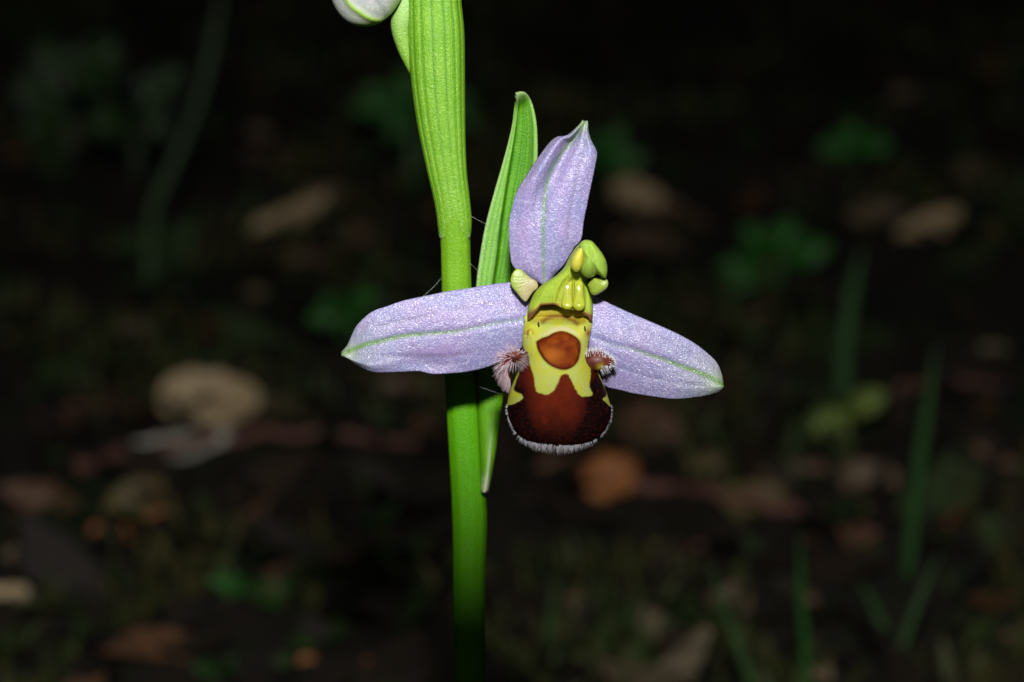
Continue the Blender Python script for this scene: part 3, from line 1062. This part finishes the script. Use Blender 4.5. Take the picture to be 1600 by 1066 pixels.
Z1 = lambda pts: [(x / 7.612 + 790, y / 7.612 + 360) for x, y in pts]
cap = Z1([(872, 168), (915, 126), (968, 114), (1030, 132), (1085, 190), (1140, 260), (1188, 345), (1210, 440), (1206, 520), (1192, 572), (1150, 556), (1090, 520), (1045, 548), (985, 570), (940, 548), (892, 495), (900, 400), (905, 300), (880, 220)])
px, py, w, f_ = inflate(cap, 3.1, 1.25, 1.4, 80, 14, center=(922.5, 405), tilt=(.01, -.012))
d_, _ = dist_poly(px, py, Z1([(1045, 545), (1050, 460), (1035, 330), (1000, 220)]))
w = w - .22 * np.exp(-(d_ / 2.8) ** 2) * (w > 3.1)
opart('anther_cap', to_verts(px, py, w), f_, M_CAP, column)
px, py, w, f_ = inflate(Z1([(770, 420), (785, 340), (830, 260), (885, 205), (925, 190), (935, 290), (920, 400), (885, 480), (840, 498), (795, 475)]), 3.4, .7, 1.2, 48, 10, tilt=(0, -.01))
opart('pollen_sac', to_verts(px, py, w), f_, M_POLLEN, column)
for ol, ww in ((Z1([(670, 600), (735, 575), (795, 600), (802, 700), (798, 790), (806, 880), (780, 932), (725, 945), (678, 918), (660, 860), (672, 780), (668, 690)]), 1.72),
               (Z1([(815, 620), (865, 590), (920, 620), (932, 720), (940, 800), (950, 880), (928, 937), (880, 960), (828, 942), (797, 895), (803, 830), (812, 740)]), 1.75)):
    px, py, w, f_ = inflate(ol, ww, .36, .6, 48, 10)
    w = w + .5 * sst(462, 480, py) * (w > ww)
    opart('gland', to_verts(px, py, w), f_, M_GLAND, column)

# ---- two small petals beside the column
pp = Z1([(55, 590), (80, 510), (130, 460), (185, 465), (235, 510), (300, 565), (370, 610), (385, 680), (330, 730), (280, 800), (240, 850), (195, 820), (130, 740), (75, 670)])
px, py, w, f_ = inflate(pp, .65, .22, .3, 56, 10, tilt=(-.004, 0), power=4)
o = opart('petal', to_verts(px, py, w), f_, M_PETAL, attrs={'base': (sst(804, 834, px + .4 * (py - 440))).ravel(), 'edge': .0 * px.ravel()})
o['label'] = 'small green petal fading to cream'
pp = Z1([(975, 650), (1010, 590), (1030, 555), (1090, 565), (1170, 562), (1215, 600), (1218, 660), (1190, 700), (1120, 750), (1055, 775), (1010, 745)])
px, py, w, f_ = inflate(pp, 2.2, .5, .4, 56, 10, tilt=(.02, 0), power=2.6)
c0 = catmull(pp + [pp[0]], 100)
dd, _ = dist_poly_raw(px, py, c0)
o = opart('petal', to_verts(px, py, w), f_, M_PETAL, attrs={'base': 0 * px.ravel(), 'edge': (.8 * sst(2.2, 0, dd) * sst(935, 942, px)).ravel()})
o['label'] = 'small bright green petal with pale edge'


# ------------------------------------------------------------------ spider silk
def silk(pts, label, r=.000008):
    c = catmull(pts, 24)
    pth = [P(*q) for q in c]
    v_, f_ = tube(pth, [r] * len(pth), 5)
    o = link('silk_thread', v_, f_, M_SILK, origin=pth[0])
    tag(o, label, 'spider silk', 'spider silk threads on the orchid')


silk([(692, 432, -6.4), (676, 450, -3.2), (655, 468, -.2)], 'thread of spider silk slanting from the stem to the top edge of the lilac sepal')
silk([(703, 586, -8.0), (745, 603, -4.5), (800, 622, .4)], 'thread of spider silk running from the stem across to the brown lip')
silk([(736, 338, -2.6), (758, 350, -4.0), (764, 356, -5.0)], 'short thread of spider silk between the stem joint and the tall bract')
silk([(735, 412, -3.6), (745, 422, -4.6), (752, 432, -5.4)], 'short thread of spider silk between the stem and the bract just above the sepal')

# ------------------------------------------------------------------ fallen leaves seen on the floor behind
LEAVES = [
    # px, py, L, W, angle, tilt, colour, curl, label
    (325, 620, 160, 88, -6, 42, 'tan', .2, 'broad pale tan dead leaf, largest one, lying above the grey strip of leaf'),
    (262, 688, 195, 44, 12, 36, 'grey', .2, 'long pale grey dead leaf lying below the broad tan leaf'),
    (955, 735, 98, 78, 25, 55, 'orange', -.35, 'rounded bright orange brown dead leaf on the floor below the flower lip'),
    (1025, 652, 100, 70, -30, 40, 'brown', .2, 'dull brown dead leaf lying behind the bright orange leaf'),
    (875, 720, 80, 40, 10, 35, 'brown', .25, 'narrow brown dead leaf half hidden behind the flower lip'),
    (205, 770, 100, 66, 30, 38, 'olive', .3, 'olive brown dead leaf below the long grey leaf'),
    (180, 825, 84, 36, -8, 38, 'orange', .3, 'orange dead leaf at the lower edge of the olive leaf'),
    (247, 802, 46, 34, 35, 45, 'orange', .3, 'small orange dead leaf beside the olive leaf'),
    (55, 768, 135, 62, -12, 35, 'brown', .25, 'wide brown dead leaf beside the olive leaf'),
    (8, 922, 66, 34, 8, 42, 'tan', .3, 'pale tan dead leaf in front of the wide brown leaf'),
    (45, 872, 90, 40, -5, 35, 'dim', .3, 'dull tan dead leaf between the wide brown leaf and a pale tan leaf'),
    (450, 325, 130, 40, 26, 38, 'tan', .3, 'tan dead leaf lying slanted well behind the stem'),
    (500, 300, 70, 40, 15, 40, 'dim', .3, 'dull dead leaf touching the slanted tan leaf'),
    (207, 515, 62, 52, 50, 40, 'dim', .3, 'small dull tan dead leaf behind the broad tan leaf'),
    (1000, 292, 92, 60, -25, 45, 'tan', .3, 'tan dead leaf on the floor behind the upright lilac sepal'),
    (1010, 372, 110, 44, -10, 32, 'brown', .25, 'brown dead leaf on the floor behind the yellow green anther'),
    (1070, 330, 80, 36, -30, 35, 'brown', .25, 'brown dead leaf beside the tan leaf behind the lilac sepal'),
    (1190, 405, 66, 34, -8, 40, 'orange', .3, 'faint orange dead leaf among low green herb leaves'),
    (1370, 326, 95, 42, 18, 40, 'dim', .3, 'dim tan dead leaf, smaller of a pair far back on the floor'),
    (1455, 342, 110, 44, 22, 40, 'tan', .3, 'dim tan dead leaf, larger of a pair far back on the floor'),
    (1360, 738, 92, 52, -6, 40, 'dim', .3, 'dull tan dead leaf lying below the yellow green seedling'),
    (1250, 728, 84, 36, 4, 36, 'brown', .3, 'reddish brown dead leaf beside the dull tan leaf under the seedling'),
    (1180, 775, 95, 58, 12, 34, 'olive', .3, 'olive dead leaf above the long dark twig'),
    (1110, 722, 66, 46, -10, 36, 'olive', .3, 'small olive dead leaf between the orange leaf and the brown one'),
    (1315, 795, 90, 34, 5, 32, 'olive', .3, 'narrow olive dead leaf in front of the dull tan leaf'),
    (1145, 925, 64, 56, 40, 40, 'dim', .3, 'dull tan dead leaf beside the slanting grass blade'),
    (640, 598, 100, 34, -5, 36, 'dim', .3, 'tan dead leaf on the floor just under the left lilac sepal'),
    (1552, 540, 46, 24, 5, 45, 'dim', .3, 'small dull tan dead leaf scrap alone on dark floor'),
]
for i, (x, y, L, W, an, T, cl_, cu, lab) in enumerate(LEAVES):
    leaf_thing('dead_leaf', x, y, L, W, an, T, DEAD[cl_], lab, 'dead leaf', 'dead leaves on the floor', cu, .02 if i < 2 else (.04 if i % 3 else .10), i + (41 if i < 1 else 1), .8 + .3 * ((i * 37) % 10) / 10)

SCRAPS = [
    (1500, 803, 36, 28, 20, 'orange', 'small orange leaf scrap just beyond the long green grass blade'),
    (1588, 722, 50, 30, 0, 'brown', 'small brown leaf scrap alone well beyond the long green grass blade'),
    (1592, 990, 44, 32, 10, 'brown', 'small brown leaf scrap beyond the leaning grass blade'),
    (1085, 1003, 40, 26, 20, 'orange', 'small orange leaf scrap between the orchid stem and the slanting grass blade'),
    (1020, 1000, 50, 22, 0, 'brown', 'small flat brown leaf scrap beside an orange scrap near the slanting blade'),
    (900, 935, 50, 28, -15, 'brown', 'small brown leaf scrap just behind a thin grass blade near the orchid foot'),
    (480, 1026, 36, 22, -20, 'orange', 'small orange leaf scrap, farther from the stem of two low on the floor'),
    (588, 1030, 40, 28, 25, 'orange', 'small orange leaf scrap, nearer the stem of two low on the floor'),
    (640, 1008, 30, 22, 0, 'brown', 'tiny brown leaf scrap between an orange scrap and the orchid stem'),
    (405, 202, 36, 28, 0, 'dim', 'small dull tan leaf scrap beside the tall dull green stalk'),
    (397, 452, 34, 26, 0, 'dim', 'small dull tan leaf scrap between the herb and the tall stalk foot'),
    (1068, 960, 46, 22, 25, 'dim', 'small dull tan leaf scrap leaning just behind the slanting grass blade'),
    (1030, 852, 36, 24, -15, 'olive', 'small olive leaf scrap in front of the dark reddish twig'),
    (1265, 935, 34, 28, 60, 'brown', 'small brown leaf scrap touching the short upright grass blade'),
    (1285, 1045, 44, 30, 60, 'dim', 'small dull tan leaf scrap at the foot of the short upright blade'),
    (870, 985, 50, 22, 0, 'brown', 'small brown leaf scrap at the foot of a thin grass blade'),
    (1420, 140, 60, 26, 5, 'dim', 'faint dull tan leaf scrap far back beyond the lone dark herb'),
    (700, 848, 24, 20, 0, 'brown', 'tiny brown leaf scrap peeping out beside the lower orchid stem'),
    (470, 400, 80, 30, 5, 'brown', 'brown leaf scrap in front of the slanted tan leaf behind the stem'),
    (570, 360, 60, 34, -20, 'brown', 'brown leaf scrap between the slanted tan leaf and the orchid stem'),
    (1520, 700, 60, 26, 10, 'brown', 'flat brown leaf scrap just behind the long green grass blade'),
    (330, 860, 60, 24, 5, 'brown', 'flat brown leaf scrap in front of the small orange leaf')]
for i, (x, y, L, W, an, cl_, lab) in enumerate(SCRAPS):
    leaf_thing('leaf_scrap', x, y, L, W, an, 38, DEAD[cl_], lab, 'dead leaf', 'small leaf scraps on the floor', .3, .12, 60 + i)


# ------------------------------------------------------------------ twigs
def twig(pts, r, label):
    c = catmull(pts, 40)
    pth = []
    for i, (x, y) in enumerate(c):
        q = G(x, y)
        pth.append(q + Vector((0, 0, r * 1.3 + .0012 * noise.noise(Vector((i * .3, 0, 4))))))
    v_, f_ = tube(pth, [r * (1.1 - .5 * i / 40) * (1 + .12 * noise.noise(Vector((i * .6, 3, 1)))) for i in range(40)], 10)
    tag(link('twig', v_, f_, M_TWIG, origin=pth[0]), label, 'twig', 'twigs on the floor')


twig([(120, 745), (220, 722), (330, 702), (430, 692), (540, 696), (650, 708)], .0013, 'reddish brown twig lying beside the long pale grey dead leaf')
for k_, pts in enumerate(([(420, 905), (500, 880), (600, 872)], [(1000, 880), (1090, 862), (1160, 872)], [(60, 660), (140, 640), (215, 648)], [(1390, 620), (1480, 600), (1570, 612)], [(1060, 480), (1150, 500), (1230, 492)], [(380, 250), (460, 240), (540, 256)])):
    twig(pts, .0007, ['thin dark twig beside the tiny sprig near the lower stem', 'thin dark twig in front of the olive leaf scrap', 'thin dark twig behind the long pale grey leaf', 'thin dark twig beyond the yellow green seedling', 'thin dark twig in front of the herb round the orange leaf', 'thin dark twig behind the slanted tan leaf'][k_])
twig([(930, 772), (1060, 778), (1180, 798), (1290, 822), (1370, 850)], .0012, 'dark reddish twig lying in front of the bright orange leaf')


# ------------------------------------------------------------------ grass blades
def blade(pts, wpx, label, mat=None, name='grass_blade'):
    """pts: photo pixels from the foot on the floor to the tip"""
    b0 = G(*pts[0])
    D = (b0 - CAM).dot(FWD)
    c = catmull(pts, 30)
    verts, vein = [], []
    for i, (x, y) in enumerate(c):
        u = i / 29
        pos = P(x, y, (DIST - D) * 1000)
        # lean the blade upright in the world instead of along the picture plane
        hgt = (pos - b0).dot(UP)
        pos = pos + (RIGHT * ((x - 800) * PXS) + UP * ((533 - y) * PXS) + FWD) * (-hgt * math.tan(PITCH) * .8)
        t = c[min(i + 1, 29)] - c[max(i - 1, 0)]
        nn = np.array([-t[1], t[0]]); nn = nn / (np.hypot(*nn) + 1e-9)
        ww = wpx * .85 * PXS * D / 2 * (1 - u ** 3) * (.75 + .25 * min(1, u * 6)) + .00005
        side = RIGHT * nn[0] - UP * nn[1]
        for k in (-1, -.5, 0, .5, 1):
            verts.append(pos + side * (ww * k) - FWD * (-.35 * ww * (1 - abs(k))))
            vein.append(1 - abs(k) if abs(k) < .3 else 0)
    o = link(name, verts, grid_faces(30, 5), mat or M_GRASS, origin=b0, attrs={'vein': vein}, solid=.0002)
    tag(o, label, 'grass', 'grass blades on the floor')


blade([(232, 452), (240, 330), (275, 245), (312, 150), (334, 60), (352, -60)], 17, 'tall dull green stalk leaning up from dark floor behind the broad tan leaf', M_GRASSD)
blade([(1316, 640), (1318, 560), (1326, 490), (1340, 420), (1348, 385)], 28, 'broad green grass blade standing beside the yellow green seedling')
blade([(1418, 905), (1428, 800), (1440, 700), (1452, 620), (1462, 540)], 21, 'long green grass blade rising beyond the dull tan leaf')
blade([(1264, 1110), (1258, 1010), (1252, 920), (1250, 835)], 17, 'short upright green grass blade near the dull tan leaf')
blade([(1190, 1120), (1165, 1040), (1135, 960), (1112, 885)], 17, 'slanting green grass blade beside a dull tan dead leaf', M_GRASSD)
blade([(1395, 1050), (1420, 980), (1445, 915), (1468, 865)], 16, 'leaning green grass blade at the foot of the long blade', M_GRASSD)
blade([(1385, 990), (1366, 950), (1345, 910)], 16, 'pale bent grass blade between the upright and the leaning blades', M_GRASSD)
blade([(860, 1030), (862, 960), (872, 900)], 12, 'thin green grass blade near the foot of the orchid', M_GRASSD)


# ------------------------------------------------------------------ low green herbs
def herb(foot, leaves, label, mat=M_HERB, group='low green herbs'):
    """leaves: (tip x, tip y, base x, base y, width px)"""
    b0 = G(*foot)
    D = (b0 - CAM).dot(FWD)
    e = bpy.data.objects.new('herb', None)
    COL.objects.link(e); e.location = b0; e.empty_display_size = .01
    tag(e, label, 'herb', group)
    wd = (DIST - D) * 1000

    def at(x, y, k=0.0):
        return P(x, y, wd + k)
    for i, (tx, ty, bx, by, wp) in enumerate(leaves):
        # stalk from the foot to the leaf base
        pth = [b0.lerp(at(bx, by), q) - FWD * (.0015 * math.sin(q * 3.1)) for q in np.linspace(0, 1, 8)]
        pth[0] = pth[0] - Vector((0, 0, .001))
        v_, f_ = tube(pth, [.00045 * (1.2 - .5 * q) for q in np.linspace(0, 1, 8)], 6)
        link('stalk', v_, f_, mat, parent=e, origin=b0, attrs={'vein': [0] * len(v_)})
        verts, vein = [], []
        dx, dy = tx - bx, ty - by
        Ln = math.hypot(dx, dy); nx, ny = -dy / Ln, dx / Ln
        for a_ in range(17):
            u = a_ / 16
            hf = (math.sin(math.pi * u ** .8)) ** .7 * wp / 2 * (1 + .10 * math.sin(u * 25 + i)) if 0 < a_ < 16 else .3
            for k in range(9):
                v = -1 + k / 4
                X, Y = bx + dx * u + nx * v * hf, by + dy * u + ny * v * hf
                z = 5 * math.sin(u * 2.2) * (1 if i % 2 else .4) + wp * .03 * (abs(v) * 1.2 - .6) + wp * .03 * noise.noise(Vector((u * 4, v * 2, i + tx * .01)))
                verts.append(at(X, Y, z))
                vein.append(max(math.exp(-(v / .12) ** 2), .5 * math.exp(-(((u * 6 - abs(v)) % 1 - .5) / .15) ** 2)))
        link('leaf', verts, grid_faces(17, 9), mat, parent=e, origin=b0, attrs={'vein': vein}, solid=.00025)
    return e


herb((640, 300), [(545, 170, 640, 160, 42), (600, 220, 648, 168, 30), (625, 105, 652, 158, 34), (560, 140, 640, 152, 26), (740, 150, 690, 165, 30), (748, 195, 695, 175, 26)], 'dark green herb with narrow leaflets spreading behind the orchid stem')
herb((960, 300), [(975, 190, 945, 250, 30), (920, 205, 945, 255, 34), (1010, 240, 950, 262, 34)], 'dark green herb whose leaves show behind the tip of the upright sepal')
herb((1340, 270), [(1275, 232, 1335, 228, 40), (1395, 225, 1338, 228, 38), (1325, 190, 1336, 226, 36)], 'dark green herb standing alone far back above the pair of tan leaves')
herb((1215, 445), [(1130, 455, 1185, 415, 40), (1160, 350, 1205, 400, 44), (1240, 340, 1215, 395, 52), (1300, 385, 1225, 400, 48), (1120, 420, 1180, 408, 30)], 'low green herb spreading round the faint orange leaf')
herb((1318, 690), [(1262, 672, 1318, 645, 42), (1385, 612, 1322, 645, 40)], 'yellow green seedling with spreading rounded leaves by broad grass blade', M_FRESH)
herb((535, 540), [(480, 500, 530, 490, 34), (590, 455, 540, 485, 40), (560, 520, 538, 492, 30), (505, 460, 532, 486, 30)], 'dark green herb on the floor behind the left lilac sepal')
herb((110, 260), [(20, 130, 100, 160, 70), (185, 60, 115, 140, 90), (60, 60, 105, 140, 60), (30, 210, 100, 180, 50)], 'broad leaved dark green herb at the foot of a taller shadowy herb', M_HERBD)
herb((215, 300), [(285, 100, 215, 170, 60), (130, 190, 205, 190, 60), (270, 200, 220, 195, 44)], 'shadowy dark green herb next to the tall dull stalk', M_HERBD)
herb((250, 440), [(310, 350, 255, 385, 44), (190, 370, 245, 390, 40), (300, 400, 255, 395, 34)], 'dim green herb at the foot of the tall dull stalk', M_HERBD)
herb((390, 925), [(325, 905, 385, 915, 26), (345, 925, 385, 920, 20), (460, 920, 395, 920, 26), (440, 945, 396, 925, 20)], 'tiny green sprig growing on the floor beside the lower stem', M_HERB)
herb((590, 830), [(620, 790, 590, 815, 24), (560, 810, 588, 820, 20)], 'tiny dull green sprig close to the lower stem', M_HERBD)
herb((1350, 880), [(1375, 855, 1350, 868, 24), (1325, 860, 1348, 870, 22)], 'tiny green sprig between the two grass blades', M_HERB)
herb((90, 590), [(60, 570, 90, 580, 26), (130, 560, 92, 578, 30)], 'tiny dull green sprig behind the broad tan leaf', M_HERBD)
herb((340, 1070), [(300, 1040, 338, 1050, 30), (370, 1035, 342, 1050, 28)], 'small green sprig growing in front of the wide brown leaf', M_HERBD)
